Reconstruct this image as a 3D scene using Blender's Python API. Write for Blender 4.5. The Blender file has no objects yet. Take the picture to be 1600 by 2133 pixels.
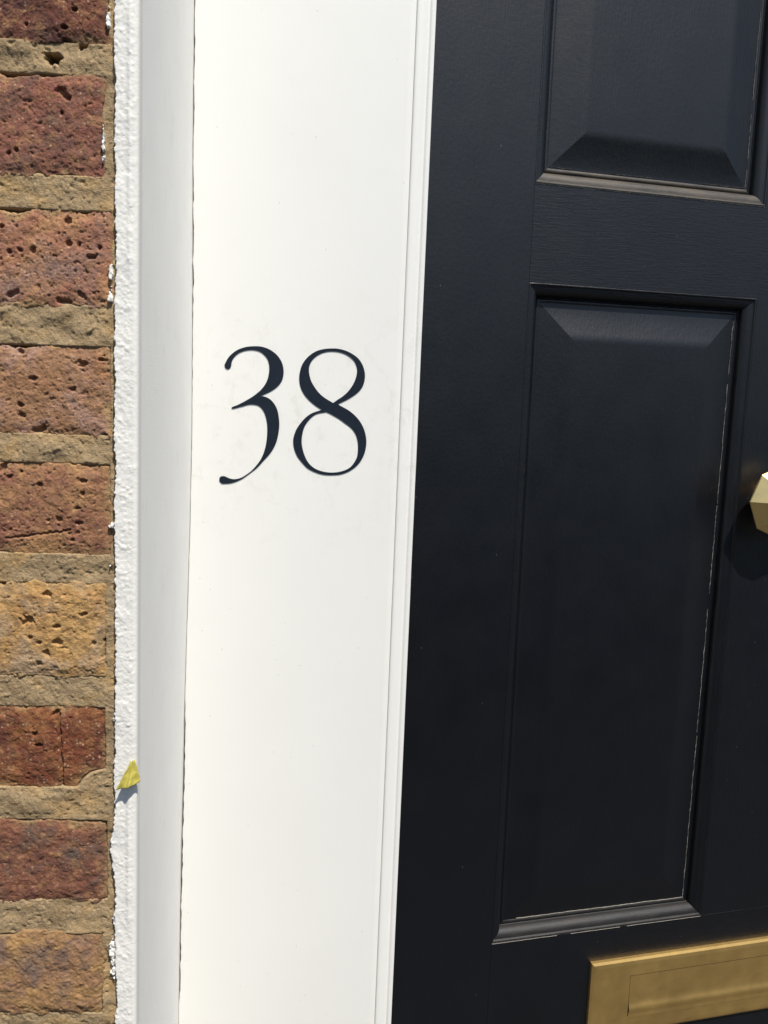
import bpy, bmesh, math, random
import numpy as np
from mathutils import Matrix, Vector

# ------------------------------------------------------------------ camera, sky, sun, exposure
scene = bpy.context.scene
col = scene.collection
CAM = Vector((0.0, -0.53767, 1.4))
RIGHT = Vector((0.998076, -0.050351, 0.03617)); DOWN = Vector((0.02891, -0.138109, -0.989995)); FWD = Vector((0.054843, 0.989136, -0.136388))
cd = bpy.data.cameras.new('camera'); cam = bpy.data.objects.new('camera', cd); col.objects.link(cam)
cd.sensor_fit = 'HORIZONTAL'; cd.sensor_width = 36.0; cd.lens = 1844.0/1600.0*36.0
cd.clip_start = 0.01; cd.clip_end = 2000
m3 = Matrix((RIGHT, -DOWN, -FWD)).transposed()
cam.matrix_world = Matrix.Translation(CAM) @ m3.to_4x4()
scene.camera = cam

SUN_EL, SUN_AZ = 60.0, 24.0            # azimuth: degrees to the right of straight out from the wall
world = bpy.data.worlds.new('World'); scene.world = world; world.use_nodes = True
wn = world.node_tree.nodes; bg = wn['Background']
sky = wn.new('ShaderNodeTexSky'); sky.sky_type = 'NISHITA'; sky.sun_disc = False
sky.sun_elevation = math.radians(SUN_EL); sky.sun_rotation = math.radians(180.0 - SUN_AZ)
world.node_tree.links.new(sky.outputs[0], bg.inputs[0]); bg.inputs[1].default_value = 0.085
sd = bpy.data.lights.new('sun', 'SUN'); sun = bpy.data.objects.new('sun', sd); col.objects.link(sun)
sd.energy = 3.9; sd.angle = math.radians(0.55); sd.color = (1.0, 0.955, 0.88)
_e, _a = math.radians(SUN_EL), math.radians(SUN_AZ)
to_sun = Vector((math.sin(_a)*math.cos(_e), -math.cos(_a)*math.cos(_e), math.sin(_e)))
sun.rotation_euler = to_sun.to_track_quat('Z', 'Y').to_euler(); sun.location = (1, -4, 6)
vs = scene.view_settings
vs.view_transform = 'Standard'; vs.look = 'None'; vs.gamma = 1.0; vs.use_curve_mapping = False; vs.exposure = 0.57

# ------------------------------------------------------------------ helpers
def srgb(r, g, b):
    f = lambda c: (c/255.0)/12.92 if c/255.0 <= 0.04045 else ((c/255.0+0.055)/1.055)**2.4
    return (f(r), f(g), f(b), 1.0)

def tag(o, label=None, cat=None, group=None, kind=None):
    if label: o['label'] = label
    if cat: o['category'] = cat
    if group: o['group'] = group
    if kind: o['kind'] = kind
    return o

def empty(name, loc=(0, 0, 0), rz=0.0):
    o = bpy.data.objects.new(name, None); col.objects.link(o); o.location = loc; o.rotation_euler = (0, 0, rz)
    o.empty_display_size = 0.05
    return o

def link(name, me, mat, parent=None, smooth=True):
    o = bpy.data.objects.new(name, me); col.objects.link(o)
    if mat and not me.materials: me.materials.append(mat)
    if parent: o.parent = parent
    if smooth: me.polygons.foreach_set('use_smooth', np.ones(len(me.polygons), dtype=bool))
    return o

def grid_mesh(name, V, keep=None, attr=None):
    """V: (n, m, 3) array of points -> quad sheet; keep: optional bool per vertex, faces with no kept vertex are dropped"""
    n, m = V.shape[:2]
    idx = np.arange(n*m).reshape(n, m)
    q = np.stack([idx[:-1, :-1], idx[1:, :-1], idx[1:, 1:], idx[:-1, 1:]], -1).reshape(-1, 4)
    if keep is not None:
        k = keep.reshape(-1)[q].any(1); q = q[k]
    P = V.reshape(-1, 3)
    used = np.zeros(len(P), bool); used[q.reshape(-1)] = True
    re = np.cumsum(used)-1; q = re[q]; P = P[used]
    me = bpy.data.meshes.new(name)
    me.vertices.add(len(P)); me.vertices.foreach_set('co', P.astype(np.float32).reshape(-1))
    me.loops.add(q.size); me.loops.foreach_set('vertex_index', q.astype(np.int32).reshape(-1))
    me.polygons.add(len(q)); me.polygons.foreach_set('loop_start', (np.arange(len(q))*4).astype(np.int32))
    me.update(calc_edges=True)
    if attr is not None:
        A_ = me.attributes.new(attr[0], 'FLOAT', 'POINT'); A_.data.foreach_set('value', attr[1].reshape(-1)[used].astype(np.float32))
    return me

def py_mesh(name, verts, faces):
    me = bpy.data.meshes.new(name); me.from_pydata([tuple(v) for v in verts], [], faces); me.update(); return me

_rs = np.random.RandomState(7); PERM = _rs.permutation(4096); VAL = _rs.rand(4096)
def vnoise(x, y, seed=0):
    xi = np.floor(x).astype(np.int64); yi = np.floor(y).astype(np.int64)
    fx = x-xi; fy = y-yi; fx = fx*fx*fx*(fx*(fx*6-15)+10); fy = fy*fy*fy*(fy*(fy*6-15)+10)
    def h(a, b): return VAL[PERM[(PERM[(a+seed*131) & 4095]+b) & 4095]]
    return (h(xi, yi)*(1-fx)+h(xi+1, yi)*fx)*(1-fy)+(h(xi, yi+1)*(1-fx)+h(xi+1, yi+1)*fx)*fy
def fbm(x, y, seed=0, octv=4, gain=0.5):
    s = 0.0; a = 1.0; t = 0.0
    for o in range(octv):
        s = s+a*(vnoise(x*2**o+o*17.3, y*2**o-o*9.7, seed+o*5)-0.5); t += a; a *= gain
    return s/t*2.0           # roughly -1..1
def sstep(a, b, x):
    t = np.clip((x-a)/(b-a), 0, 1); return t*t*(3-2*t)

# ------------------------------------------------------------------ materials
def new_mat(name):
    m = bpy.data.materials.new(name); m.use_nodes = True
    nt = m.node_tree; return m, nt.nodes, nt.links, nt.nodes['Principled BSDF']
def N(nodes, t, **kw):
    n = nodes.new('ShaderNode'+t)
    for k, v in kw.items(): setattr(n, k, v)
    return n
def ramp(nodes, links, src, pts):
    r = N(nodes, 'ValToRGB'); links.new(src, r.inputs[0])
    el = r.color_ramp.elements
    while len(el) < len(pts): el.new(0.5)
    for e, (p, c) in zip(el, pts): e.position = p; e.color = c if len(c) == 4 else (*c, 1)
    return r.outputs[0]
def mixc(nodes, links, fac, a, b, mode='MIX'):
    m = N(nodes, 'Mix', data_type='RGBA', blend_type=mode)
    for i, v in ((0, fac), (6, a), (7, b)):
        if hasattr(v, 'is_linked') or hasattr(v, 'links'): links.new(v, m.inputs[i])
        else: m.inputs[i].default_value = v
    return m.outputs[2]
def noise(nodes, links, vec, scale, detail=4.0, rough=0.55, dist=0.0):
    n = N(nodes, 'TexNoise'); n.inputs['Scale'].default_value = scale; n.inputs['Detail'].default_value = detail
    n.inputs['Roughness'].default_value = rough; n.inputs['Distortion'].default_value = dist
    links.new(vec, n.inputs['Vector']); return n.outputs['Fac']
def mapping(nodes, links, loc=(0, 0, 0), scale=(1, 1, 1), coord='Object', rot=(0, 0, 0)):
    tc = N(nodes, 'TexCoord'); mp = N(nodes, 'Mapping'); links.new(tc.outputs[coord], mp.inputs[0])
    mp.inputs['Location'].default_value = loc; mp.inputs['Scale'].default_value = scale; mp.inputs['Rotation'].default_value = rot
    return mp.outputs[0]
def bump(nodes, links, height, strength, dist, normal=None):
    b = N(nodes, 'Bump'); b.inputs['Strength'].default_value = strength; b.inputs['Distance'].default_value = dist
    links.new(height, b.inputs['Height'])
    if normal: links.new(normal, b.inputs['Normal'])
    return b.outputs[0]
G = lambda v: (v, v, v, 1)

def brick_material(name, seed, c1, c2, c3, c4, stretch=1.0, grit=0.35):
    """c1 body, c2 second body colour, c3 patches (burnt or mauve), c4 pale grit"""
    m, n, l, bs = new_mat(name)
    v = mapping(n, l, loc=(seed*1.37, seed*0.71, seed*2.13), scale=(1, 1, stretch))
    big = noise(n, l, v, 38, 3, 0.55, 0.6)
    c = mixc(n, l, ramp(n, l, big, [(0.40, G(0)), (0.60, G(1))]), c1, c2)
    v2 = mapping(n, l, loc=(seed*3.1+4, seed, seed*0.3))
    pat = noise(n, l, v2, 30, 4, 0.6, 0.9)
    c = mixc(n, l, ramp(n, l, pat, [(0.48, G(0)), (0.64, G(0.9))]), c, c3)
    mid = noise(n, l, v, 260, 4, 0.65)
    c = mixc(n, l, 1.0, c, ramp(n, l, mid, [(0.25, G(0.62)), (0.5, G(1.0)), (0.78, G(1.3))]), 'MULTIPLY')
    # buff and grey weathering in small flecks
    fl = noise(n, l, mapping(n, l, loc=(seed*5.3, 2, seed)), 150, 5, 0.7, 0.4)
    c = mixc(n, l, ramp(n, l, fl, [(0.50, G(0)), (0.66, G(0.55))]), c, srgb(168, 126, 84))
    fg = noise(n, l, mapping(n, l, loc=(3, seed*2.3, seed)), 120, 5, 0.7, 0.3)
    c = mixc(n, l, ramp(n, l, fg, [(0.55, G(0)), (0.72, G(0.6))]), c, srgb(104, 86, 76))
    vo = N(n, 'TexVoronoi'); vo.inputs['Scale'].default_value = 520; l.new(v, vo.inputs['Vector'])
    sep = N(n, 'SeparateColor'); l.new(vo.outputs['Color'], sep.inputs[0])
    sel = ramp(n, l, sep.outputs[0], [(0.86, G(0)), (0.93, G(1))])
    near = ramp(n, l, vo.outputs['Distance'], [(0.25, G(1)), (0.45, G(0))])
    mm = N(n, 'Math', operation='MULTIPLY'); l.new(sel, mm.inputs[0]); l.new(near, mm.inputs[1])
    m2 = N(n, 'Math', operation='MULTIPLY'); l.new(mm.outputs[0], m2.inputs[0]); m2.inputs[1].default_value = grit
    c = mixc(n, l, m2.outputs[0], c, c4)
    at = N(n, 'Attribute', attribute_name='smear')                 # lime and mortar smeared over the brick's edges
    sm = N(n, 'Math', operation='MULTIPLY'); l.new(at.outputs['Fac'], sm.inputs[0]); sm.inputs[1].default_value = 0.8
    mc = mixc(n, l, ramp(n, l, mid, [(0.3, G(0)), (0.7, G(1))]), srgb(138, 114, 82), srgb(172, 142, 98))
    c = mixc(n, l, sm.outputs[0], c, mc)
    l.new(c, bs.inputs['Base Color']); bs.inputs['Roughness'].default_value = 0.92
    bs.inputs['Specular IOR Level'].default_value = 0.25
    f1 = noise(n, l, v, 900, 3, 0.6); f2 = noise(n, l, v, 2300, 2, 0.5)
    nb = bump(n, l, f1, 0.75, 0.0009); nb = bump(n, l, f2, 0.6, 0.0004, nb)
    l.new(nb, bs.inputs['Normal'])
    return m

def mortar_material():
    m, n, l, bs = new_mat('mortar')
    v = mapping(n, l)
    big = noise(n, l, v, 32, 4, 0.6, 0.5)
    c = ramp(n, l, big, [(0.30, srgb(138, 116, 86)), (0.5, srgb(160, 138, 106)), (0.66, srgb(170, 140, 97)), (0.8, srgb(152, 136, 110))])
    mid = noise(n, l, v, 420, 4, 0.7)
    c = mixc(n, l, 1.0, c, ramp(n, l, mid, [(0.25, G(0.7)), (0.5, G(1.0)), (0.75, G(1.25))]), 'MULTIPLY')
    l.new(c, bs.inputs['Base Color']); bs.inputs['Roughness'].default_value = 0.95; bs.inputs['Specular IOR Level'].default_value = 0.2
    nb = bump(n, l, noise(n, l, v, 1100, 3, 0.65), 0.9, 0.0009); l.new(nb, bs.inputs['Normal'])
    return m

def white_masonry(name, colr, f, strength, dist, rough=0.75):
    m, n, l, bs = new_mat(name)
    v = mapping(n, l)
    c = ramp(n, l, noise(n, l, v, 22, 3), [(0.3, tuple(x*0.965 for x in colr)), (0.7, colr)])
    c = mixc(n, l, ramp(n, l, noise(n, l, mapping(n, l, scale=(1, 1, 0.45)), 75, 7, 0.8, 0.6), [(0.56, G(0)), (0.74, G(0.30))]), c, (0.50, 0.47, 0.41, 1))
    l.new(c, bs.inputs['Base Color']); bs.inputs['Roughness'].default_value = rough
    nb = bump(n, l, noise(n, l, v, f, 3, 0.6), strength, dist); l.new(nb, bs.inputs['Normal'])
    return m

def white_board_material():
    m, n, l, bs = new_mat('white_eggshell_paint')
    v = mapping(n, l)
    base = (0.742, 0.736, 0.70, 1)
    c = ramp(n, l, noise(n, l, v, 9, 3), [(0.3, tuple(x*0.975 for x in base[:3])), (0.7, base)])
    # rubbed, slightly grubby paint round the numerals
    tc = N(n, 'TexCoord'); sp = N(n, 'SeparateXYZ'); l.new(tc.outputs['Object'], sp.inputs[0])
    mz = N(n, 'MapRange'); l.new(sp.outputs['Z'], mz.inputs[0])
    band = ramp(n, l, mz.outputs[0], [(0.0, G(0)), (0.4, G(1)), (0.65, G(1)), (1.0, G(0))])
    mz.inputs[1].default_value = 1.24; mz.inputs[2].default_value = 1.50
    sm = ramp(n, l, noise(n, l, mapping(n, l, scale=(1.0, 1, 0.8)), 60, 8, 0.8, 0.5), [(0.53, G(0)), (0.70, G(0.48))])
    mul = N(n, 'Math', operation='MULTIPLY'); l.new(band, mul.inputs[0]); l.new(sm, mul.inputs[1])
    c = mixc(n, l, mul.outputs[0], c, (0.55, 0.52, 0.45, 1))
    # a few tiny grey specks
    vo = N(n, 'TexVoronoi'); vo.inputs['Scale'].default_value = 95; l.new(v, vo.inputs['Vector'])
    s2 = N(n, 'SeparateColor'); l.new(vo.outputs['Color'], s2.inputs[0])
    a = ramp(n, l, s2.outputs[1], [(0.93, G(0)), (0.94, G(1))]); b = ramp(n, l, vo.outputs['Distance'], [(0.03, G(0.55)), (0.055, G(0))])
    m3_ = N(n, 'Math', operation='MULTIPLY'); l.new(a, m3_.inputs[0]); l.new(b, m3_.inputs[1])
    c = mixc(n, l, m3_.outputs[0], c, (0.25, 0.23, 0.2, 1))
    l.new(c, bs.inputs['Base Color']); bs.inputs['Roughness'].default_value = 0.5
    vb = mapping(n, l, scale=(1, 1, 0.06))
    nb = bump(n, l, noise(n, l, vb, 700, 3), 0.12, 0.0003); nb = bump(n, l, noise(n, l, v, 45, 3), 0.1, 0.0012, nb)
    l.new(nb, bs.inputs['Normal'])
    return m

def black_paint(name, grain, dust=0.0):
    """grain 'Z' vertical brush marks, 'X' horizontal; dust: share of pale dust lying on it"""
    m, n, l, bs = new_mat(name)
    sc = (1, 1, 0.07) if grain == 'Z' else (0.07, 1, 1)
    v = mapping(n, l); vg = mapping(n, l, scale=sc)
    c = ramp(n, l, noise(n, l, v, 12, 4), [(0.3, (0.0010, 0.0016, 0.0034, 1)), (0.7, (0.0015, 0.0024, 0.0048, 1))])
    # lint and dust specks
    vo = N(n, 'TexVoronoi'); vo.inputs['Scale'].default_value = 70; l.new(v, vo.inputs['Vector'])
    s2 = N(n, 'SeparateColor'); l.new(vo.outputs['Color'], s2.inputs[0])
    a = ramp(n, l, s2.outputs[1], [(0.955, G(0)), (0.965, G(1))]); b = ramp(n, l, vo.outputs['Distance'], [(0.018, G(0.5)), (0.038, G(0))])
    mm = N(n, 'Math', operation='MULTIPLY'); l.new(a, mm.inputs[0]); l.new(b, mm.inputs[1])
    c = mixc(n, l, mm.outputs[0], c, (0.22, 0.22, 0.22, 1))
    if dust > 0:
        d = ramp(n, l, noise(n, l, mapping(n, l, scale=(0.25, 1, 1)), 160, 5, 0.7), [(0.35, G(0.25*dust)), (0.72, G(dust))])
        c = mixc(n, l, d, c, (0.17, 0.13, 0.085, 1))
    l.new(c, bs.inputs['Base Color'])
    r = ramp(n, l, noise(n, l, v, 26, 4), [(0.3, G(0.40)), (0.7, G(0.45))])
    if dust > 0: bs.inputs['Roughness'].default_value = 0.6
    else: l.new(r, bs.inputs['Roughness'])
    bs.inputs['Specular IOR Level'].default_value = 0.55
    nb = bump(n, l, noise(n, l, vg, 700, 5, 0.7), 0.45, 0.0006)
    nb = bump(n, l, noise(n, l, v, 260, 3, 0.55), 0.22, 0.0006, nb)
    l.new(nb, bs.inputs['Normal'])
    return m

def brass_material(name, tarnish, rough, base=(0.80, 0.54, 0.20)):
    m, n, l, bs = new_mat(name)
    v = mapping(n, l)
    c = ramp(n, l, noise(n, l, v, 24, 4, 0.5, 0.3), [(0.30, tuple(x*(1-tarnish) for x in base)), (0.62, base)])
    v2 = mapping(n, l, scale=(0.35, 1, 1))
    st = ramp(n, l, noise(n, l, v2, 150, 5, 0.7), [(0.55, G(0)), (0.8, G(0.6*tarnish+0.1))])
    c = mixc(n, l, st, c, (0.30, 0.20, 0.09, 1))
    l.new(c, bs.inputs['Base Color']); bs.inputs['Metallic'].default_value = 1.0
    l.new(ramp(n, l, noise(n, l, v, 90, 5), [(0.3, G(rough)), (0.7, G(rough+0.05))]), bs.inputs['Roughness'])
    l.new(bump(n, l, noise(n, l, v2, 900, 3), 0.08, 0.0003), bs.inputs['Normal'])
    return m

def plain(name, colr, rough=0.6, f=0, bd=0.0003, bstr=0.3):
    m, n, l, bs = new_mat(name)
    v = mapping(n, l)
    c = ramp(n, l, noise(n, l, v, 120, 4), [(0.3, tuple(x*0.82 for x in colr[:3])), (0.7, tuple(min(1, x*1.1) for x in colr[:3]))])
    l.new(c, bs.inputs['Base Color']); bs.inputs['Roughness'].default_value = rough
    if f: l.new(bump(n, l, noise(n, l, v, f, 3), bstr, bd), bs.inputs['Normal'])
    return m

M_mortar = mortar_material()
M_rough = white_masonry('white_masonry_paint_rough', (0.755, 0.735, 0.68, 1), 800, 0.35, 0.0006)
M_reveal = white_masonry('white_masonry_paint_smooth', (0.86, 0.845, 0.80, 1), 1000, 0.5, 0.0005)
M_board = white_board_material()
M_bz = black_paint('black_paint_vertical', 'Z'); M_bx = black_paint('black_paint_horizontal', 'X')
M_dusty = black_paint('black_paint_dusty', 'X', 0.42); M_dusty2 = black_paint('black_paint_lightly_dusty', 'X', 0.10)
M_plate = brass_material('tarnished_brass', 0.20, 0.50); M_knob = brass_material('polished_brass', 0.12, 0.36, (0.92, 0.68, 0.29))
M_num = plain('blue_black_lettering', (0.0075, 0.0135, 0.024), 0.6)
M_num.node_tree.nodes['Principled BSDF'].inputs['Specular IOR Level'].default_value = 0.2
M_scuff = plain('pale_filler', (0.30, 0.275, 0.23), 0.85)
M_dark = plain('dark_cavity', (0.02, 0.018, 0.015), 0.9)
M_tape = None

# ------------------------------------------------------------------ ground
def paving():
    m, n, l, bs = new_mat('asphalt_paving')
    v = mapping(n, l)
    c = ramp(n, l, noise(n, l, v, 3, 5), [(0.3, (0.045, 0.044, 0.043, 1)), (0.7, (0.065, 0.063, 0.061, 1))])
    l.new(c, bs.inputs['Base Color']); bs.inputs['Roughness'].default_value = 0.9
    l.new(bump(n, l, noise(n, l, v, 220, 3), 0.4, 0.002), bs.inputs['Normal'])
    return m
gm = py_mesh('pavement', [(-300, -300, 0), (300, -300, 0), (300, 300, 0), (-300, 300, 0)], [(0, 1, 2, 3)])
tag(link('pavement', gm, paving(), smooth=False), kind='structure')

hw = py_mesh('hallway', [(-0.3, 0.30, 0), (-0.3, 1.9, 0), (2.2, 1.9, 0), (2.2, 0.30, 0), (-0.3, 0.30, 2.4), (-0.3, 1.9, 2.4), (2.2, 1.9, 2.4), (2.2, 0.30, 2.4)], [(0, 1, 5, 4), (1, 2, 6, 5), (2, 3, 7, 6), (4, 5, 6, 7)])
tag(link('hallway_wall', hw, plain('hall_plaster', (0.42, 0.39, 0.34), 0.8), smooth=False), kind='structure')

# hedge added out of view to darken what the lower door mirrors
def leaf_material():
    m, n, l, bs = new_mat('added_hedge_leaf')
    c = ramp(n, l, noise(n, l, mapping(n, l), 9, 4), [(0.3, (0.018, 0.040, 0.010, 1)), (0.7, (0.045, 0.085, 0.022, 1))])
    l.new(c, bs.inputs['Base Color']); bs.inputs['Roughness'].default_value = 0.55
    return m
hr = np.random.RandomState(5)
hedge = empty('added_hedge', (1.2, -2.9, 0.0))
tag(hedge, 'added dark green hedge, out of view, that darkens the reflection in the door', 'hedge')
HL, HH, HT = 4.6, 1.85, 0.35
hx = np.linspace(-HL, HL, 90); hs = np.linspace(0, 1, 50)
HX, HS = np.meshgrid(hx, hs, indexing='ij')
ang = HS*math.pi
HY = -np.cos(ang)*HT; HZ = np.where(np.abs(np.cos(ang)) > 0.6, HH*0.93*np.minimum(HS, 1-HS)/0.295, HH*(0.93+0.07*np.sin((ang-0.927)/(math.pi-1.854)*math.pi)))
dsp = 0.07*fbm(HX*4, HS*14, 701, 3)
HYc, HZc = HY*(0.8+dsp), np.maximum(HZ*(0.97+dsp*0.3), 0.0)
M_leaf = leaf_material()
link('added_hedge_core', grid_mesh('added_hedge_core', np.stack([HX, HYc, HZc], -1)), M_leaf, hedge)
nl = 9000
lc = np.stack([hr.uniform(-HL, HL, nl), np.sign(hr.rand(nl)-0.4)*HT*hr.uniform(0.72, 1.05, nl), hr.uniform(0.02, HH, nl)], -1)
tp = hr.rand(nl) < 0.25; lc[tp, 1] = hr.uniform(-HT, HT, tp.sum()); lc[tp, 2] = HH*hr.uniform(0.95, 1.03, tp.sum())
a_ = hr.normal(size=(nl, 3)); a_ /= np.linalg.norm(a_, axis=1)[:, None]
b_ = np.cross(a_, hr.normal(size=(nl, 3))); b_ /= np.linalg.norm(b_, axis=1)[:, None]
LV = np.stack([lc-a_*0.028, lc+b_*0.013, lc+a_*0.028, lc-b_*0.013], 1).reshape(-1, 3)
leaves = link('leaves', py_mesh('leaves', LV, np.arange(nl*4).reshape(-1, 4).tolist()), M_leaf, hedge, False); leaves['kind'] = 'stuff'

# ------------------------------------------------------------------ brick wall
XFINE = -0.216                     # left of this the wall is outside the photograph
def axis(a, b, lo, hi, fine, coarse):
    """samples from a to b: fine inside lo..hi, coarse outside"""
    out = []
    for s, e, st in ((a, min(b, lo), coarse), (max(a, lo), min(b, hi), fine), (max(a, hi), b, coarse)):
        if e-s > 1e-6: out.append(np.linspace(s, e, max(2, int(round((e-s)/st))+1)))
    return np.unique(np.round(np.concatenate(out), 6))

PITS = [(-153.7,1604.6,1.5,1.5,0),(-180.2,1595.3,1.2,1.2,0),(-159.6,1594.9,2.3,1.5,0),(-158.6,1588.1,2.6,1.5,0),(-161.1,1560.3,5.8,2.3,-45),(-161.8,1548.9,1.2,1.2,0),(-191.6,1526.1,1.2,1.2,0),(-187.3,1527.6,1.2,1.2,0),(-159.0,1489.8,2.3,2.0,0),(-158.4,1477.5,2.3,1.7,0),(-152.9,1476.9,1.2,1.7,0),(-145.9,1470.4,2.9,1.5,0),(-186.5,1472.7,2.0,1.5,0),(-192.3,1471.7,1.5,1.5,0),(-178.6,1472.8,2.3,2.0,0),(-140.9,1476.1,1.5,1.7,0),(-166.9,1470.1,1.5,1.2,0),(-191.1,1447.6,4.1,2.0,30),(-151.6,1448.4,2.6,1.7,-30),(-162.6,1444.7,5.8,2.3,-20),(-196.0,1485.2,1.5,1.5,0),(-152.0,1409.1,3.8,2.0,-15),(-140.2,1411.5,2.3,1.2,0),(-187.1,1415.0,1.7,1.5,0),(-157.4,1394.0,2.0,1.5,0),(-179.9,1398.8,2.3,1.5,0),(-187.7,1383.6,2.3,1.7,0),(-187.0,1377.7,2.3,1.7,-30),(-177.7,1368.7,5.2,2.9,30),(-139.7,1367.1,2.3,1.2,0),(-199.1,1345.1,2.3,3.5,0),(-177.1,1336.3,2.0,1.7,0),(-151.6,1339.4,2.0,1.2,0),(-152.2,1331.8,1.5,1.5,0),(-155.1,1322.7,2.6,1.2,0),(-166.3,1315.6,2.3,1.5,-30),(-154.7,1313.6,2.3,1.2,0),(-195.0,1340.9,1.7,1.5,0),(-188.2,1344.0,1.2,1.2,0),(-158.5,1303.2,1.5,1.2,0),(-174.4,1268.6,2.9,2.3,0),(-186.2,1253.2,4.1,3.8,0),(-152.4,1257.3,2.6,1.5,0),(-168.7,1249.1,2.3,1.2,0),(-167.9,1239.1,2.6,2.0,0),(-185.0,1241.8,1.5,1.5,0),(-179.3,1238.2,2.3,1.5,0),(-174.7,1231.9,2.3,2.6,0),(-179.5,1225.4,2.3,2.0,0),(-146.4,1239.0,1.5,1.5,0),(-180.4,1172.4,2.6,1.2,0),(-170.9,1192.5,3.5,1.5,45),(-183.2,1179.8,2.0,1.5,0),(-138.5,1017.0,1.7,1.7,0)]

def add_pit(Y, X, Z, px, pz, ax, az, ang, depth, seed):
    r = max(ax, az)*1.9
    ok = (abs(X-px) < r) & (abs(Z-pz) < r)
    if not ok.any(): return
    a = math.radians(ang); dx = X[ok]-px; dz = Z[ok]-pz
    u = (dx*math.cos(a)+dz*math.sin(a))/ax; w = (-dx*math.sin(a)+dz*math.cos(a))/az
    d = np.sqrt(u*u+w*w)+0.62*fbm(X[ok]*430, Z[ok]*430, seed, 3)
    Y[ok] += depth*(1-sstep(0.45, 1.0, d))

def brick_object(parent, mat, x0, x1, z0, z1, seed, fine=True, dz=0.0, chips=(), rough=1.0, porous=1.0, cracks=()):
    st = 0.00055 if fine else 0.0016
    mg = 0.004
    xs = axis(x0-mg, x1+mg, XFINE if fine else -9, 9, st, 0.0012) if fine else np.linspace(x0-mg, x1+mg, int((x1-x0)/st)+2)
    zs = np.linspace(z0-mg, z1+mg, int((z1-z0)/st)+2)
    X, Z = np.meshgrid(xs, zs, indexing='ij')
    cxm, czm = (x0+x1)/2, (z0+z1)/2
    zc = czm+dz*(X-x1)/0.07                                   # beds that are not quite level
    qx = abs(X-cxm)-(x1-x0)/2+0.004; qz = abs(Z-zc)-(z1-z0)/2+0.004
    sdv = np.minimum(np.maximum(qx, qz), 0)+np.hypot(np.maximum(qx, 0), np.maximum(qz, 0))-0.004
    sdv = sdv+0.0042*fbm(X*58, Z*58, seed, 4, 0.62)+0.0007*fbm(X*420, Z*420, seed+3, 3)
    for (ccx, ccz, cr) in chips:
        sdv = np.maximum(sdv, cr-np.hypot(X-ccx, (Z-ccz)*1.3)+0.002*fbm(X*160, Z*160, seed+9, 3))
    Y = 0.0125*sstep(-0.0022, 0.0016, sdv)+0.0016*sstep(-0.011, -0.001, sdv)
    Y += rough*(0.0009*fbm(X*45, Z*45, seed+1, 3)+0.00055*fbm(X*210, Z*260, seed+2, 3)+0.00028*fbm(X*800, Z*800, seed+4, 2))
    pore = fbm(X*330, Z*420, seed+6, 3)
    Y += 0.0009*porous*sstep(0.42, 0.70, pore)
    pore2 = fbm(X*760, Z*900, seed+8, 2)
    Y += 0.0007*porous*sstep(0.46, 0.74, pore2)
    for (ax_, az_, bx_, bz_, wd) in cracks:
        t = np.clip(((X-ax_)*(bx_-ax_)+(Z-az_)*(bz_-az_))/((bx_-ax_)**2+(bz_-az_)**2), 0, 1)
        dd = np.hypot(X-ax_-t*(bx_-ax_)+0.0012*fbm(Z*260, X*60, seed+12, 3), Z-az_-t*(bz_-az_)+0.0012*fbm(X*260, Z*60, seed+13, 3))
        Y += 0.0022*(1-sstep(wd*0.4, wd*1.3, dd))
    if fine:
        for k, (px, pz, a, b, g) in enumerate(PITS):
            if x0 < px/1000 < x1 and z0-0.003 < pz/1000 < z1+0.003:
                add_pit(Y, X, Z, px/1000, pz/1000, max(a, 1.2)*0.00108, max(b, 1.1)*0.00108, g, 0.0028, seed+k)
    Y += random.Random(seed).uniform(-0.0008, 0.0006)
    ox, oz = cxm, czm
    V = np.stack([X-ox, Y, Z-oz], -1)
    smear = sstep(-0.0065, -0.0005, sdv+0.0065*fbm(X*95, Z*120, seed+15, 4, 0.6))*sstep(-0.6, 0.1, fbm(X*28, Z*40, seed+17, 2))
    me = grid_mesh('brick', V, keep=(Y < 0.0122), attr=('smear', smear))
    o = link('brick', me, mat, parent); o.location = (ox, 0, oz)
    return o

wall = empty('brick_wall', (-0.34, 0, 0))
tag(wall, 'weathered brick wall of mixed red, brown and yellow stocks beside the white doorway', 'wall')
wall_inv = Matrix.Translation((0.34, 0, 0))
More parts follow.
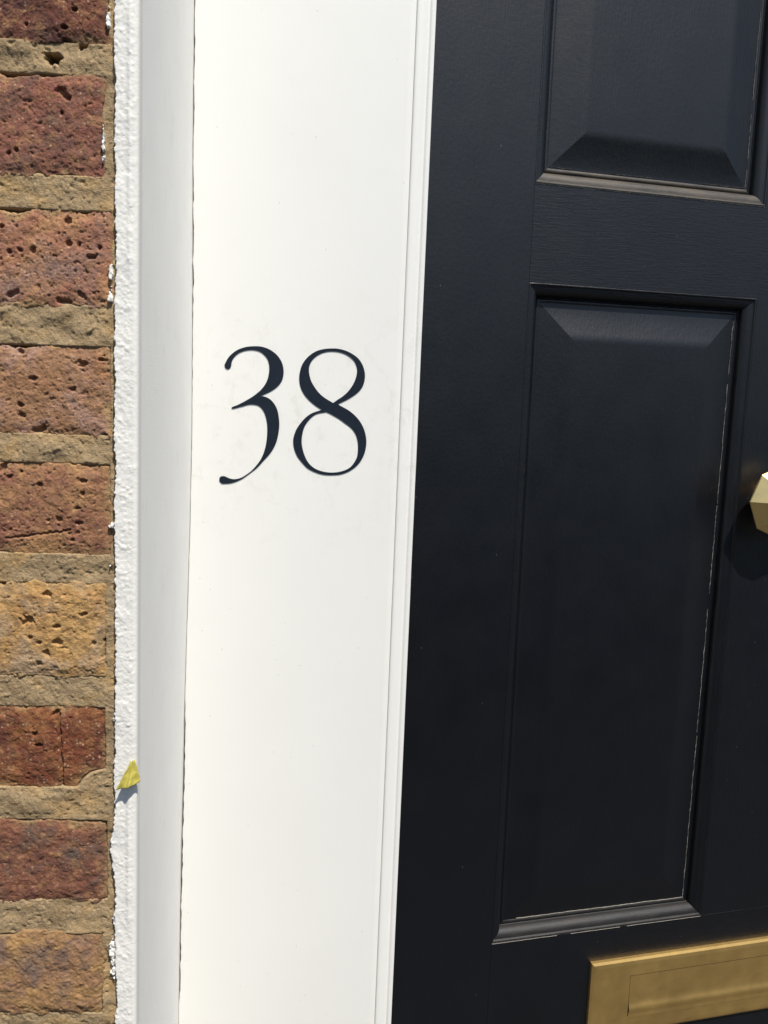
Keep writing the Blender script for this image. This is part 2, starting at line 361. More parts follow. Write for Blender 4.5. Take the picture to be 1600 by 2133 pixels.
# measured bricks beside the doorway: right end, top, bottom, bed slope, colours
B = [
 (-0.1345, 1.6385, 1.5850, -0.0012, (104, 64, 52), (124, 80, 64), (78, 52, 50), (196, 170, 140), dict()),
 (-0.1385, 1.5725, 1.5130, -0.0016, (136, 94, 77), (126, 80, 67), (100, 74, 66), (214, 182, 140), dict()),
 (-0.1338, 1.4985, 1.4405, -0.0020, (162, 120, 88), (150, 104, 82), (142, 112, 102), (222, 192, 140), dict(porous=1.4)),
 (-0.1345, 1.4215, 1.3645, -0.0018, (150, 114, 86), (146, 107, 79), (160, 128, 116), (210, 176, 132), dict(porous=1.1)),
 (-0.1352, 1.3520, 1.2920, -0.0010, (142, 101, 78), (158, 120, 82), (122, 80, 66), (214, 184, 138), dict(cracks=((-0.198, 1.3035, -0.160, 1.309, 0.0007),))),
 (-0.1385, 1.2785, 1.2150, -0.0008, (180, 143, 92), (168, 130, 82), (164, 140, 112), (220, 190, 140), dict(porous=0.9)),
 (-0.1390, 1.2000, 1.1420, 0.0, (114, 66, 46), (138, 92, 58), (96, 56, 46), (226, 200, 168), dict(chips=((-0.139, 1.143, 0.016),), cracks=((-0.168, 1.193, -0.1665, 1.1435, 0.0009),), porous=0.8)),
 (-0.1383, 1.1250, 1.0660, -0.0005, (114, 74, 60), (126, 84, 66), (86, 76, 68), (210, 180, 150), dict(porous=0.55, rough=1.3)),
 (-0.1419, 1.0475, 0.9866, 0.0, (140, 106, 80), (158, 124, 82), (116, 96, 86), (190, 150, 110), dict(porous=0.4, rough=1.5)),
]
rng = random.Random(11)
spare = [((136, 94, 76), (124, 80, 66), (100, 80, 70)), ((172, 136, 90), (162, 124, 82), (150, 126, 104)), ((114, 72, 57), (130, 88, 68), (94, 74, 66)), ((154, 114, 86), (146, 104, 78), (130, 106, 94))]
spare_m = [brick_material('brick_other_%d' % i, 50+i, srgb(*a), srgb(*b), srgb(*c), srgb(214, 184, 140)) for i, (a, b, c) in enumerate(spare)]
wall.location = (-0.34, 0, 0)
RECTS = []
zt = [(b[1], b[2]) for b in B]
PITCH = 0.0746
tops = [(b[1]+0, b[2]) for b in B]
for k in range(1, 6): tops.insert(0, (B[0][1]+PITCH*k, B[0][2]+PITCH*k))
for k in range(1, 6): tops.append((B[-1][1]-PITCH*k, B[-1][2]-PITCH*k))
for ci, (t, b) in enumerate(tops):
    bi = ci-5
    meas = 0 <= bi < len(B)
    xr = B[bi][0]+0.0017 if meas else -0.137+rng.uniform(-0.002, 0.002)
    ln = 0.102 if ci % 2 else 0.213
    first = True
    while xr > -0.50:
        xl = xr-ln; RECTS.append((xl, xr, b, t))
        if first and meas:
            bb = B[bi]; r = lambda c: srgb(*c)
            mat = brick_material('brick_stock_%d' % bi, bi+1, r(bb[4]), r(bb[5]), r(bb[6]), r(bb[7]), stretch=1.0 if bi < 7 else 1.9)
            kw = dict(bb[8])
            o = brick_object(wall, mat, xl, xr, b, t, 100+bi*23, True, bb[3]*-1.0, **kw)
        else:
            o = brick_object(wall, rng.choice(spare_m), xl, xr, b, t, 400+ci*7+int(-xl*100), False)
        o.location.x += 0.34
        xr = xl-0.0105; ln = 0.102 if ln > 0.15 else 0.213; first = False

# mortar bed: one sheet behind and between the bricks
xs = axis(-0.52, -0.124, -0.212, 9, 0.0006, 0.0016); zs = axis(0.62, 2.0, 0.97, 1.63, 0.0007, 0.002)
X, Z = np.meshgrid(xs, zs, indexing='ij')
Y = 0.0009+0.0017*fbm(X*48, Z*75, 31, 3)+0.0003*fbm(X*260, Z*260, 33, 3)+0.0003*fbm(X*800, Z*800, 35, 2)
Y += 0.0009*sstep(0.4, 0.7, fbm(X*300, Z*340, 37, 3))
Y -= 0.0006*sstep(0.45, 0.7, fbm(X*430, Z*430, 39, 2))
chip = sstep(0.0165, 0.021, np.hypot(X+0.139, (Z-1.143)*1.3))
for (xa, xb, za, zb) in RECTS:
    ins = np.minimum(np.minimum(X-xa, xb-X), np.minimum(Z-za, zb-Z))
    Y += 0.0075*sstep(0.0022, 0.0050, ins)*chip
add_pit(Y, X, Z, -0.167, 1.5785, 0.0050, 0.0033, 0, 0.020, 5)
add_pit(Y, X, Z, -0.150, 1.5860, 0.0035, 0.002, 20, 0.006, 6)
mo = link('mortar', grid_mesh('mortar', np.stack([X+0.34, Y, Z], -1)), M_mortar, wall)

# ------------------------------------------------------------------ rendered, white painted reveal of the doorway
YB = 0.1851                                                    # face of the door frame board
def xfront(z): return -0.1176+0.00476*(z-1.6116)
CR = np.array([(1.9, -0.1170), (1.7272, -0.11751), (1.6868, -0.11794), (1.5827, -0.11834), (1.4369, -0.11775), (1.3608, -0.11764), (1.2824, -0.11869), (1.1603, -0.12152), (1.1183, -0.12249), (0.9885, -0.12468), (0.8617, -0.12575), (0.7579, -0.12614), (0.55, -0.127)])[::-1]
def xback(z): return np.interp(z, CR[:, 0], CR[:, 1])
reveal = empty('rendered_reveal', (-0.12, 0.0, 0.0))
tag(reveal, 'white painted rough render edge and smooth reveal between bricks and door frame', 'door reveal')
# rough arris: ragged on the brick side, rounded at the corner
RAD = 0.0030
zs = axis(0.62, 2.0, 0.97, 1.63, 0.0005, 0.006)
ss = np.concatenate([np.arange(-0.0065, 0.0162, 0.00045), 0.0162+np.linspace(0.0003, 0.0001, 0)])
arc = np.linspace(0, math.pi/2, 9)[1:]
cols = []
xe = xfront(zs)
W_ = 0.0145
rag = 0.0011*fbm(zs*55, zs*0+3.3, 51, 4, 0.65)+0.0007*fbm(zs*330, zs*0+1.3, 53, 3)
lump = -0.0028*np.exp(-((zs-1.105)/0.016)**2)+0.0012*np.exp(-((zs-1.47)/0.02)**2)+0.0009*np.exp(-((zs-1.0)/0.02)**2)
s_front = np.arange(-0.007, W_-RAD, 0.00045)
PX, PY, PS, NX, NY = [], [], [], [], []
for s in s_front: PX.append(-W_+s+0*zs); PY.append(0*zs); PS.append(s); NX.append(0.0); NY.append(-1.0)
for a in arc: PX.append(-RAD+RAD*math.sin(a)+0*zs); PY.append(RAD-RAD*math.cos(a)+0*zs); PS.append(W_-RAD+a*RAD); NX.append(math.sin(a)); NY.append(-math.cos(a))
for d in np.arange(0.0006, 0.0070, 0.0006): PX.append(0*zs); PY.append(RAD+d+0*zs); PS.append(W_-RAD+RAD*1.57+d); NX.append(1.0); NY.append(0.0)
PX = np.array(PX); PY = np.array(PY); PS = np.array(PS)[:, None]+0*zs[None, :]; NX = np.array(NX)[:, None]; NY = np.array(NY)[:, None]
Zg = zs[None, :]+0*PS
nz = 0.00032*fbm(PS*210, Zg*210, 61, 3)+0.00022*fbm(PS*560, Zg*560, 63, 2)+0.00030*sstep(0.2, 0.7, fbm(PS*380, Zg*330, 65, 2))+0.0007*fbm(PS*60, Zg*40, 67, 2)
fade = 0.68*(1-0.93*sstep(W_-0.0050, W_+0.001, PS))                   # smooth past the corner
nz = nz*fade
edge = (rag+lump)[None, :]+0.0006*fbm(PS*700, Zg*700, 69, 2)
drop = 0.0105*(1-sstep(-0.0007, 0.0011, PS-edge))              # dives into the wall beyond the ragged edge
ridge = -0.0006*np.exp(-((PS-0.0095)/0.0014)**2)*sstep(-0.2, 0.5, fbm(PS*0, Zg*25, 71, 2))
thick = -0.0026
Xg = xe[None, :]+PX+NX*nz
Yg = PY+thick+NY*(nz-ridge)+drop
me = grid_mesh('rough_arris', np.stack([Xg+0.12, Yg, Zg], -1), keep=(drop < 0.0103))
link('rough_arris', me, M_rough, reveal)
# smooth reveal running back to the frame
zs2 = axis(0.62, 2.0, 0.80, 1.75, 0.003, 0.02); ys = np.concatenate([np.linspace(0.0036, 0.010, 5), np.linspace(0.014, YB-0.001, 40), [YB+0.012]])
Yr, Zr = np.meshgrid(ys, zs2, indexing='ij')
t = np.clip((Yr-0.003)/(YB-0.003), 0, 1.0)
Xr = xfront(Zr)*(1-t)+xback(Zr)*t+0.00022*fbm(Yr*26, Zr*9, 81, 3)*(1-t)*sstep(0.0, 0.1, t)-0.0001
link('smooth_reveal', grid_mesh('smooth_reveal', np.stack([Xr+0.12, Yr, Zr], -1)), M_reveal, reveal)
# splashes of white paint that strayed on to the brick ends
def splash(cx_, cz_, hw, hh, seed, thr=0.0, y=-0.0004):
    xs = np.linspace(-hw*1.6, hw*1.6, max(12, int(hw*3.2/0.0004))); zs = np.linspace(-hh*1.4, hh*1.4, max(14, int(hh*2.8/0.0004)))
    X, Z = np.meshgrid(xs, zs, indexing='ij')
    d = np.sqrt((X/hw)**2+(Z/hh)**2)+1.1*fbm(X*420+seed, Z*380, seed, 4, 0.7)
    m = 1-sstep(0.75+thr, 1.0+thr, d)
    Y = y+0.0036*(1-m)-0.0011*m+0.0006*fbm(X*600, Z*600, seed+2, 2)
    o = link('paint_splash', grid_mesh('paint_splash', np.stack([X, Y, Z], -1), keep=(m > 0.05)), M_rough, reveal)
    o.location = (cx_+0.12, 0, cz_)
for k, (x, z, a, b) in enumerate([(-0.1352, 1.602, 0.0012, 0.0055), (-0.1384, 1.5335, 0.0010, 0.0085), (-0.1345, 1.462, 0.0013, 0.0080), (-0.1348, 1.4475, 0.0014, 0.0030), (-0.1352, 1.3125, 0.0018, 0.0016),
        (-0.1345, 1.0560, 0.0014, 0.0030), (-0.1358, 1.0330, 0.0021, 0.0100), (-0.1352, 1.0190, 0.0018, 0.0050), (-0.1340, 1.162, 0.0009, 0.0012), (-0.1338, 1.1900, 0.0012, 0.0014), (-0.1360, 1.2880, 0.0007, 0.0008)]):
    splash(x, z, a, b, 200+k)

# ------------------------------------------------------------------ white door frame
LEAN = 0.0033
frame = empty('door_frame', (-0.03, YB, 0.0))
tag(frame, 'white painted flat wooden door frame board with beaded edge beside black door', 'door frame')
zs = axis(0.02, 2.0, 0.82, 1.72, 0.0012, 0.03)
wpx = np.interp(zs, [0.0, 0.855, 0.87, 0.90, 0.96, 1.02, 1.08, 1.125, 1.14, 1.18, 1.3, 1.44, 1.47, 1.6, 1.75, 2.0], [0.0001, 0.0001, 0.0010, 0.0011, 0.0013, 0.0014, 0.0014, 0.0012, 0.0003, 0.00022, 0.00025, 0.0003, 0.0008, 0.0008, 0.0007, 0.0007])
jit = 0.00035*fbm(zs*190, zs*0+2, 91, 3)+0.00025*fbm(zs*60, zs*0+7, 93, 2)
gap = np.maximum(wpx*(1+0.5*fbm(zs*140, zs*0+4, 95, 3))+jit*np.minimum(1, wpx/0.0006), 0.00008)
xl = xback(zs)+gap
BX = 0.0498                                                    # where the bead begins
xr = BX-0.0004+LEAN*(zs-1.27)
rows = []
for dx, y in ((0.0, 0.014), (0.00005, 0.0006), (0.0003, 0.00015), (0.0010, 0.0)):
    rows.append(np.stack([xl+dx, 0*zs+y, zs], -1))
for u in np.linspace(0.04, 0.97, 22):
    rows.append(np.stack([xl+(xr-xl)*u, 0.00018*fbm(zs*7, zs*0+u*2.5, 97, 2)*math.sin(math.pi*u), zs], -1))
rows.append(np.stack([xr, 0*zs, zs], -1))
rows.append(np.stack([xr+0.0003, 0*zs+0.0003, zs], -1))
V = np.stack(rows, 0); V[..., 0] += 0.03
link('board', grid_mesh('board', V), M_board, frame)
prof = [(-0.0001, 0.0004), (0.0002, -0.0008), (0.0006, -0.0014), (0.0014, -0.0017), (0.0030, -0.0017), (0.0046, -0.0014), (0.0062, -0.0009), (0.0076, -0.0001), (0.0086, 0.0007), (0.0094, 0.0014), (0.0101, 0.0018), (0.0107, 0.0016), (0.0112, 0.0011), (0.0118, 0.0007), (0.0126, 0.0006), (0.0138, 0.0006), (0.0145, 0.0007), (0.0149, 0.0011), (0.0151, 0.0018), (0.0151, 0.010), (0.0151, 0.020), (0.0030, 0.021), (0.0030, 0.070)]
zs3 = axis(0.02, 2.0, 0.82, 1.72, 0.01, 0.05)
V = np.stack([np.stack([BX+u+LEAN*(zs3-1.27)+0.03+0.00008*fbm(zs3*40, zs3*0+u*900, 99, 2), 0*zs3+y+0.00006*fbm(zs3*35, zs3*0+u*700, 98, 2), zs3], -1) for u, y in prof], 0)
link('bead_moulding', grid_mesh('bead_moulding', V), M_board, frame)
bm_ = py_mesh('backing', [(-0.115, 0.016, 0.02), (0.090, 0.016, 0.02), (0.090, 0.016, 2.0), (-0.115, 0.016, 2.0)], [(0, 1, 2, 3)])
link('backing', bm_, M_dark, frame, False)

# ------------------------------------------------------------------ the numerals
D3 = "-91.8,1414.7 -91.1,1417.0 -89.1,1420.8 -86.4,1423.9 -82.4,1427.1 -78.3,1429.0 -73.5,1430.4 -67.0,1431.0 -62.2,1430.7 -57.3,1429.3 -53.2,1427.0 -49.9,1424.3 -47.0,1420.4 -45.4,1416.4 -44.7,1412.0 -45.0,1407.6 -46.2,1403.9 -48.6,1400.5 -51.8,1397.6 -55.8,1395.0 -59.9,1393.0 -63.1,1391.6! -60.7,1391.5 -57.4,1390.6 -54.1,1388.5 -51.1,1384.9 -49.0,1380.5 -47.8,1374.8 -47.3,1369.1 -47.8,1362.5 -49.2,1355.8 -51.7,1349.9 -55.3,1344.4 -59.8,1339.3 -64.6,1333.7 -70.3,1329.0 -76.0,1324.6 -80.9,1322.0 -85.9,1320.3 -90.0,1319.8 -92.6,1319.8 -94.3,1321.0 -95.0,1322.8 -94.7,1324.6 -93.4,1325.8 -91.1,1326.0 -89.2,1325.3 -86.7,1324.3 -83.9,1323.8 -80.6,1324.1 -76.9,1325.4 -72.8,1328.1 -68.7,1331.5 -64.7,1336.2 -61.4,1341.3 -59.1,1347.2 -57.6,1353.9 -56.9,1361.3 -57.0,1367.9 -57.9,1373.6 -59.6,1378.5 -62.1,1382.1 -65.0,1384.0 -68.7,1384.6 -72.0,1384.4 -76.1,1383.2 -80.9,1381.7 -84.6,1380.7 -85.6,1380.9 -85.7,1381.7 -84.6,1382.4 -81.0,1383.9 -76.9,1386.1 -72.9,1388.5 -68.8,1391.2 -65.6,1393.8 -62.4,1396.8 -59.6,1400.5 -57.6,1404.7 -56.5,1409.6 -56.2,1414.4 -56.9,1418.8 -58.4,1422.0 -60.9,1424.7 -63.7,1426.6 -67.0,1427.6 -71.0,1427.8 -75.1,1427.2 -79.1,1425.8 -82.3,1423.7 -84.7,1421.0 -85.9,1418.6 -86.3,1416.7 -86.6,1414.5 -87.4,1412.9 -89.0,1412.0 -90.7,1412.5"
D8 = "-6.0,1431.6 -1.1,1431.4 4.6,1430.2 10.0,1427.8 14.7,1424.5 18.1,1420.0 20.1,1414.8 20.7,1410.0 20.1,1405.1 18.3,1400.9 15.1,1397.1 10.7,1393.7 5.0,1390.2 -0.7,1387.3! 3.5,1385.2 8.6,1382.5 13.7,1378.6 18.0,1373.8 21.0,1368.5 22.9,1362.8 23.6,1357.0 23.0,1350.7 21.4,1345.7 18.6,1340.6 14.6,1336.3 9.3,1332.7 3.1,1330.4 -4.0,1329.6 -10.7,1329.8 -17.4,1331.5 -23.7,1334.6 -28.3,1339.1 -32.2,1343.9 -34.8,1349.7 -35.8,1355.4 -35.4,1360.4 -33.5,1365.8 -30.3,1370.9 -26.3,1375.6 -21.9,1379.0 -17.0,1381.1 -13.3,1382.3! -15.4,1383.5 -20.4,1386.8 -25.0,1390.8 -28.8,1395.5 -31.3,1401.2 -32.1,1406.8 -31.7,1412.1 -30.2,1417.4 -27.4,1422.0 -23.8,1425.7 -19.0,1428.9 -13.0,1430.8"
D8A = "-4.4,1388.2! -1.2,1390.6 3.3,1393.8 7.3,1397.7 10.8,1402.7 13.1,1408.1 14.2,1413.4 13.7,1417.9 11.5,1422.2 8.1,1425.3 3.9,1427.6 -1.0,1428.9 -6.8,1429.2 -12.5,1428.2 -17.3,1426.0 -21.3,1422.6 -23.7,1418.5 -24.5,1414.0 -23.8,1409.1 -22.1,1404.3 -19.1,1399.6 -15.3,1395.2 -10.7,1391.7"
D8B = "-9.5,1380.6! -5.4,1378.8 0.5,1375.7 6.4,1371.7 11.1,1368.2 14.5,1363.7 16.4,1358.0 17.0,1351.4 16.4,1345.5 14.4,1340.9 11.2,1336.6 6.7,1333.9 0.9,1332.2 -4.9,1331.7 -11.1,1332.3 -17.4,1334.4 -22.5,1338.4 -26.0,1344.1 -28.2,1350.7 -29.0,1356.5 -28.5,1362.3 -27.0,1368.1 -24.6,1372.3 -21.4,1376.1 -17.7,1378.7 -13.6,1379.9"
def smooth_loop(s):
    P = []; C = []
    for t in s.split():
        C.append(t.endswith('!')); P.append(np.array([float(v) for v in t.rstrip('!').split(',')]))
    out = []; n = len(P)
    for i in range(n):
        p0, p1, p2, p3 = P[i-1], P[i], P[(i+1) % n], P[(i+2) % n]
        if C[i]: p0 = p1*2-p2
        if C[(i+1) % n]: p3 = p2*2-p1
        for k in range(4):
            t = k/4.0
            out.append(0.5*((2*p1)+(-p0+p2)*t+(2*p0-5*p1+4*p2-p3)*t*t+(-p0+3*p1-3*p2+p3)*t**3))
    return out
number = empty('house_number', (-0.036, YB-0.0004, 1.375))
tag(number, 'dark blue-black old-style numerals 38 on the white door frame board', 'house number')
def digit(loops):
    cu = bpy.data.curves.new('digit', 'CURVE'); cu.dimensions = '2D'; cu.fill_mode = 'BOTH'; cu.extrude = 0.0001
    for s in loops:
        L = smooth_loop(s); sp = cu.splines.new('POLY'); sp.points.add(len(L)-1); sp.use_cyclic_u = True
        for p, q in zip(sp.points, L): p.co = (q[0]/1000+0.036, q[1]/1000-1.375, 0, 1)
    tmp = bpy.data.objects.new('tmp', cu); col.objects.link(tmp)
    dg = bpy.context.evaluated_depsgraph_get(); me = bpy.data.meshes.new_from_object(tmp.evaluated_get(dg)); me.name = 'digit'
    bpy.data.objects.remove(tmp); bpy.data.curves.remove(cu)
    me.transform(Matrix.Rotation(math.pi/2, 4, 'X'))
    me.materials.clear()
    return link('digit', me, M_num, number, False)
o = digit([D3]); o['label'] = 'numeral 3 with a long descending tail'
o = digit([D8, D8A, D8B]); o['label'] = 'numeral 8 with two open loops'

# ------------------------------------------------------------------ black door, a little ajar, hinged on the left
PHI = 0.207817
door = empty('front_door', (0.0603, 0.22108, 0.0), PHI)
tag(door, 'black painted panelled front door standing slightly ajar with brass fittings', 'door')
SX0, SX1 = 0.1040, 0.3345                                     # left panel opening
KX = 0.3660; DW = 0.762
RX0, RX1 = DW-SX1, DW-SX0
ZB = [0.02, 0.22, 0.62, 0.8764, 1.4972, 1.5802, 1.86, 1.98]  # rail / panel levels
TH = 0.044
def slab(name, x0, x1, z0, z1, mat, c=0.00025, depth=TH, y0=0.0):
    """board with small softened arrises"""
    bm = bmesh.new()
    vs_ = []
    for y, e in ((y0+c, 0), (y0, c)):
        vs_.append([bm.verts.new(p) for p in ((x0+e, y, z0+e), (x1-e, y, z0+e), (x1-e, y, z1-e), (x0+e, y, z1-e))])
    bk = [bm.verts.new(p) for p in ((x0, y0+depth, z0), (x1, y0+depth, z0), (x1, y0+depth, z1), (x0, y0+depth, z1))]
    bm.faces.new(vs_[1])
    for i in range(4):
        j = (i+1) % 4
        bm.faces.new((vs_[0][i], vs_[0][j], vs_[1][j], vs_[1][i])); bm.faces.new((bk[i], bk[j], vs_[0][j], vs_[0][i]))
    bm.faces.new(bk[::-1]); bmesh.ops.recalc_face_normals(bm, faces=bm.faces)
    me = bpy.data.meshes.new(name); bm.to_mesh(me); bm.free()
    return link(name, me, mat, door, False)
J = 0.00003
slab('core', 0.004, DW-0.004, ZB[0]+0.004, ZB[7]-0.004, M_bz, depth=0.014, y0=0.016)
slab('stile', 0, SX0-J, ZB[0], ZB[7], M_bz); slab('stile', RX1+J, DW, ZB[0], ZB[7], M_bz)
for a, b, nm in ((0, 1, 'bottom_rail'), (2, 3, 'lock_rail'), (4, 5, 'frieze_rail'), (6, 7, 'top_rail')):
    slab(nm, SX0+J, RX1-J, ZB[a]+J, ZB[b]-J, M_bx, c=0.00006)
for a, b in ((1, 2), (3, 4), (5, 6)): slab('muntin', SX1+J, RX0-J, ZB[a], ZB[b], M_bz, c=0.00004)

# raised panel with a mitred moulding on each side
MPROF = [(0.0, 0.0003), (0.0003, 0.0), (0.0014, 0.0), (0.0018, 0.0005), (0.0019, 0.0016), (0.0024, 0.0017), (0.0040, 0.0018), (0.0056, 0.0022), (0.0072, 0.0030), (0.0085, 0.0041), (0.0095, 0.0054), (0.0102, 0.0068), (0.0105, 0.0080), (0.0107, 0.0096), (0.0110, 0.0112), (0.0116, 0.0115), (0.0121, 0.0106), (0.0130, 0.0101), (0.0152, 0.0101), (0.0156, 0.0108)]
def panel(x0, x1, z0, z1, mats):
    i = 0.0150; bv = 0.0275
    root_prof = [(0.0, 0.0105), (0.0020, 0.0104), (0.004, 0.0102), (0.014, 0.0081), (0.0215, 0.0063), (0.0245, 0.0055), (0.0270, 0.00485), (0.0292, 0.0044), (0.0315, 0.00416), (0.034, 0.0041)]
    rings = []
    for u, y in root_prof:
        a = i+u; rings.append([(x0+a, y, z0+a), (x1-a, y, z0+a), (x1-a, y, z1-a), (x0+a, y, z1-a)])
    verts = [p for r in rings for p in r]; faces = []
    for k in range(len(rings)-1):
        for q in range(4):
            a, b = 4*k+q, 4*k+(q+1) % 4; faces.append((a, b, b+4, a+4))
    # the field, gridded so that it can be a little uneven
    k = 4*(len(rings)-1); faces.append((k, k+1, k+2, k+3))
    me = py_mesh('raised_panel', verts, faces)
    p = link('raised_panel', me, M_bz, door)
    me.polygons.foreach_set('use_smooth', np.ones(len(me.polygons), bool))
    # keep the mitres and the flat crisp
    bm = bmesh.new(); bm.from_mesh(me); bm.edges.ensure_lookup_table()
    for e in bm.edges:
        d = e.verts[0].co-e.verts[1].co
        if abs(d.x) > 1e-5 and abs(abs(d.x)-abs(d.z)) < 1e-6: e.smooth = False
    bm.to_mesh(me); bm.free()
    corners = ((x0, z0), (x1, z0), (x1, z1), (x0, z1)); inn = ((1, 1), (-1, 1), (-1, -1), (1, -1))
    for s in range(4):
        c0, c1 = corners[s], corners[(s+1) % 4]; n0, n1 = inn[s], inn[(s+1) % 4]
        nseg = 24
        rows = []
        for u, y in MPROF:
            A = np.array([c0[0]+n0[0]*u, y, c0[1]+n0[1]*u]); Bp = np.array([c1[0]+n1[0]*u, y, c1[1]+n1[1]*u])
            tt = np.linspace(0, 1, nseg+1)[:, None]; R_ = A*(1-tt)+Bp*tt
            R_[1:-1, 1] += 0.00010*fbm(np.arange(1, nseg)*0.6+s*9, np.zeros(nseg-1)+u*300, 300+s, 2)
            rows.append(R_)
        link('moulding', grid_mesh('moulding', np.stack(rows, 0)), mats[s], p)
    return p
std = (M_bx, M_bz, M_bx, M_bz)
for (a, b) in ((1, 2), (3, 4), (5, 6)):
    for (x0, x1) in ((SX0, SX1), (RX0, RX1)):
        mats = (M_dusty, M_bz, M_bx, M_bz) if a == 5 else ((M_dusty2, M_bz, M_bx, M_bz) if a == 3 else std)
        panel(x0, x1, ZB[a], ZB[b], mats)

# pale line where the paint has split between panel and moulding
def split_line(p0, p1, w, seed, breaks, amp=0.0006, y=0.0):
    P0, P1 = np.array(p0), np.array(p1); L = np.linalg.norm(P1-P0); n = int(L/0.0007)
    d = (P1-P0)/L; side = np.array([-d[2], 0, d[0]])
    t = np.linspace(0, 1, n); off = amp*fbm(t*L*150, t*0+seed, seed, 4, 0.65)
    wd = w*np.clip(0.40+1.1*fbm(t*L*260, t*0+2.2, seed+3, 4, 0.7), 0.10, 1.5)
    for a, b in breaks: wd[(t > a) & (t < b)] = 0.0
    verts, faces = [], []
    for i in range(n):
        c = P0+(P1-P0)*t[i]+side*off[i]
        h = 0.00025
        verts += [c-side*wd[i]+np.array([0, 0.0003, 0]), c-side*wd[i]*0.4+np.array([0, -h, 0]), c+side*wd[i]*0.4+np.array([0, -h, 0]), c+side*wd[i]+np.array([0, 0.0003, 0])]
        if i and wd[i] > 0 and wd[i-1] > 0:
            q = 4*(i-1); faces += [(q, q+1, q+5, q+4), (q+1, q+2, q+6, q+5), (q+2, q+3, q+7, q+6)]
    return link('paint_split', py_mesh('paint_split', verts, faces), M_scuff, door)
split_line((SX1-0.0166, 0.0098, 0.8925), (SX1-0.0166, 0.0098, 1.476), 0.00030, 21, ((0.30, 0.305), (0.525, 0.55), (0.70, 0.703), (0.90, 0.915)))
split_line((SX0+0.017, 0.0101, 0.8925), (SX1-0.016, 0.0101, 0.8925), 0.00020, 22, ((0.0, 0.06),), 0.0004)
split_line((SX1-0.0166, 0.0098, 1.598), (SX1-0.0166, 0.0098, 1.75), 0.00016, 23, ((0.1, 0.16), (0.42, 0.5)))
split_line((SX0+0.0172, 0.0101, 1.5968), (SX1-0.016, 0.0101, 1.5968), 0.00012, 24, ((0.1, 0.3), (0.5, 0.75)), 0.0003)
split_line((SX0+0.0005, -0.0002, 1.5795), (SX1-0.0005, -0.0002, 1.5795), 0.00009, 25, ((0.2, 0.24),), 0.0002)
split_line((SX0+0.0005, -0.0002, 0.8757), (SX1-0.0005, -0.0002, 0.8757), 0.00005, 26, ((0.3, 0.36), (0.6, 0.63)), 0.0002)

# brass letter plate
plate = empty('letter_plate'); plate.parent = door; plate.location = (DW/2, 0, 0.8010)
plate['label'] = 'tarnished brass letter plate with hinged flap'
PWx, PHz = 0.1695, 0.0410
def ringed(name, rects, mat, par, smooth=False):
    verts = []; faces = []
    for hx, hz, y in rects: verts += [(-hx, y, -hz), (hx, y, -hz), (hx, y, hz), (-hx, y, hz)]
    for k in range(len(rects)-1):
        for q in range(4):
            a, b = 4*k+q, 4*k+(q+1) % 4; faces.append((a, b, b+4, a+4))
    return link(name, py_mesh(name, verts, faces), mat, par, smooth)
FX, FZ = 0.1255, 0.0222
# outer frame with a bevelled rim and an opening for the flap
ringed('plate_frame', [(PWx, PHz, 0.0), (PWx, PHz, -0.0036), (PWx-0.0024, PHz-0.0024, -0.0048), (PWx-0.006, PHz-0.006, -0.0052), (FX+0.0007, FZ+0.0007, -0.0052), (FX+0.0006, FZ+0.0006, -0.0050), (FX+0.0006, FZ+0.0006, -0.0005)], M_plate, plate)
ringed('slot_shade', [(FX+0.002, FZ+0.002, -0.0007), (0.001, 0.001, -0.0007)], M_dark, plate)  # near-black sheet, shade of the recess behind the flap put into its colour
zf = np.linspace(-FZ-0.0018, FZ, 40); xf = np.linspace(-FX, FX, 24)
Xf, Zf = np.meshgrid(xf, zf, indexing='ij')
Yf = -0.0047-0.0016*np.exp(-((Zf+FZ-0.0075)/0.0052)**2)-0.0008*(1-sstep(-FZ-0.0018, -FZ+0.004, Zf))+0.00012*fbm(Xf*40, Zf*60, 77, 2)
link('flap', grid_mesh('flap', np.stack([Xf, Yf, Zf], -1)), M_plate, plate)

# octagonal brass centre knob
knob = empty('door_knob'); knob.parent = door; knob.location = (KX-0.0005, 0, 1.3087)
knob['label'] = 'faceted octagonal brass centre knob'
def lathe(name, prof, seg, mat, par, start=0.0, smooth=False):
    verts = []; faces = []
    for r, y in prof:
        for k in range(seg):
            a = start+2*math.pi*k/seg; verts.append((r*math.cos(a), y, r*math.sin(a)))
    for i in range(len(prof)-1):
        for k in range(seg):
            a, b = i*seg+k, i*seg+(k+1) % seg; faces.append((a, b, b+seg, a+seg))
    faces.append(tuple(range((len(prof)-1)*seg, len(prof)*seg)))
    bm = bmesh.new(); me = py_mesh(name, verts, faces); bm.from_mesh(me); bmesh.ops.recalc_face_normals(bm, faces=bm.faces); bm.to_mesh(me); bm.free()
    return link(name, me, mat, par, smooth)
lathe('rose', [(0.017, 0.0), (0.017, -0.0015), (0.0155, -0.0025), (0.012, -0.004)], 40, M_knob, knob, smooth=True)
lathe('neck', [(0.0125, -0.005), (0.0105, -0.010), (0.012, -0.016)], 32, M_knob, knob, smooth=True)
lathe('knob_head', [(0.012, -0.0105), (0.0290, -0.0150), (0.0362, -0.0225), (0.0358, -0.0235), (0.0235, -0.0330), (0.0230, -0.0333), (0.0, -0.0350)], 8, M_knob, knob)
bv_ = knob.children[-1].modifiers.new('soft_edges', 'BEVEL') if knob.children else None
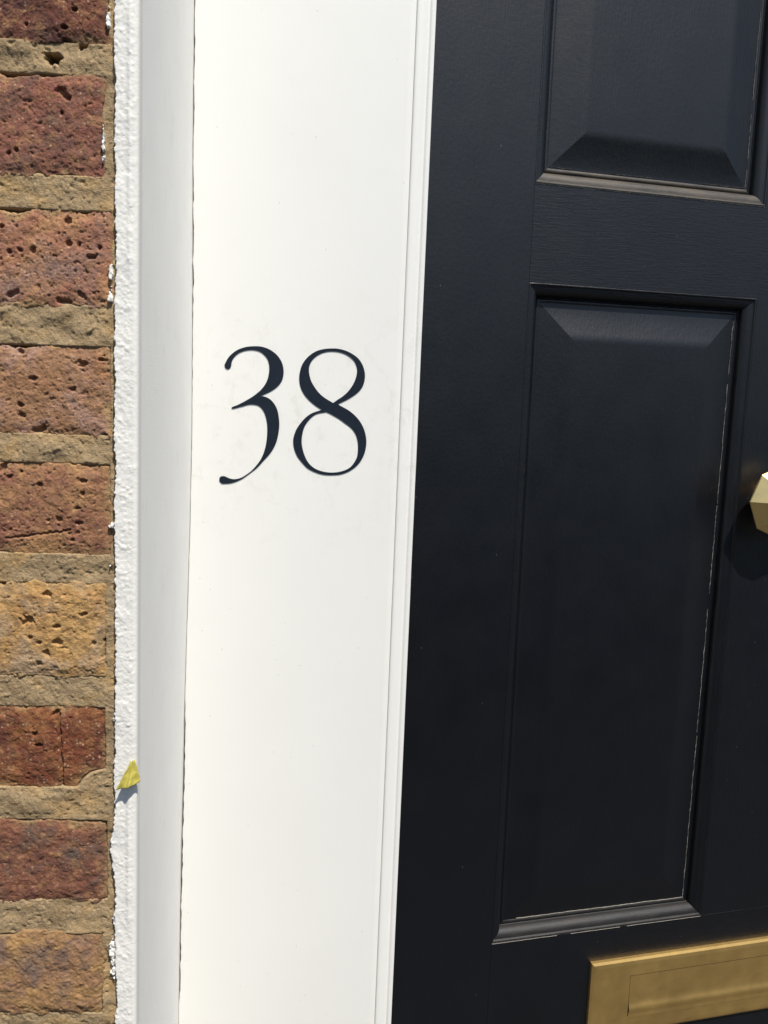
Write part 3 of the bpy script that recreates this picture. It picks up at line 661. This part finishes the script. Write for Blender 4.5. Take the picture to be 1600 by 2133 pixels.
if bv_: bv_.width = 0.0007; bv_.segments = 2; bv_.limit_method = 'ANGLE'; bv_.angle_limit = math.radians(14)

# ------------------------------------------------------------------ scrap of yellow tape stuck on the render edge
def tape_material():
    m, n, l, bs = new_mat('yellow_tape')
    v = mapping(n, l)
    c = ramp(n, l, noise(n, l, v, 170, 4), [(0.3, (0.30, 0.26, 0.075, 1)), (0.5, (0.47, 0.40, 0.075, 1)), (0.75, (0.56, 0.49, 0.12, 1))])
    l.new(c, bs.inputs['Base Color']); bs.inputs['Roughness'].default_value = 0.45
    bs.inputs['Transmission Weight'].default_value = 0.0
    l.new(bump(n, l, noise(n, l, v, 260, 3), 0.25, 0.0008), bs.inputs['Normal'])
    return m
tape_o = np.array([-0.1235, -0.006, 1.155])
U, Vv = np.meshgrid(np.linspace(0, 1, 22), np.linspace(0, 1, 22), indexing='ij')      # U top to bottom, Vv left to right
def lerp(a, b, t): return a+(b-a)*t
topx = lerp(-0.1226, -0.1201, Vv); topz = lerp(1.1655, 1.1664, Vv)
botx = lerp(-0.1311, -0.1168, Vv); botz = lerp(1.1482, 1.1524, Vv)-0.0012*np.sin(math.pi*Vv)+0.0008*np.exp(-((Vv-0.55)/0.1)**2)
TXx = lerp(topx, botx, U)+0.0004*fbm(U*3, Vv*3, 601, 2); TZz = lerp(topz, botz, U)+0.0005*fbm(U*4, Vv*4, 603, 3)
crest = 0.0030*np.exp(-((Vv-0.55)/0.14)**2)*U
TYy = -0.0058-0.0048*U*(1-Vv)**1.3-crest-0.0006*np.sin(U*5+Vv*3)*U+0.0014*np.clip(U-0.75, 0, 1)*4*Vv*0.5+0.0005*fbm(U*5, Vv*5, 605, 2)
to = link('tape_scrap', grid_mesh('tape_scrap', np.stack([TXx-tape_o[0], TYy-tape_o[1], TZz-tape_o[2]], -1)), tape_material(), None, True)
to.location = tape_o
sm_ = to.modifiers.new('thickness', 'SOLIDIFY'); sm_.thickness = 0.0003
tag(to, 'small folded scrap of yellow tape stuck to the white render edge', 'tape')
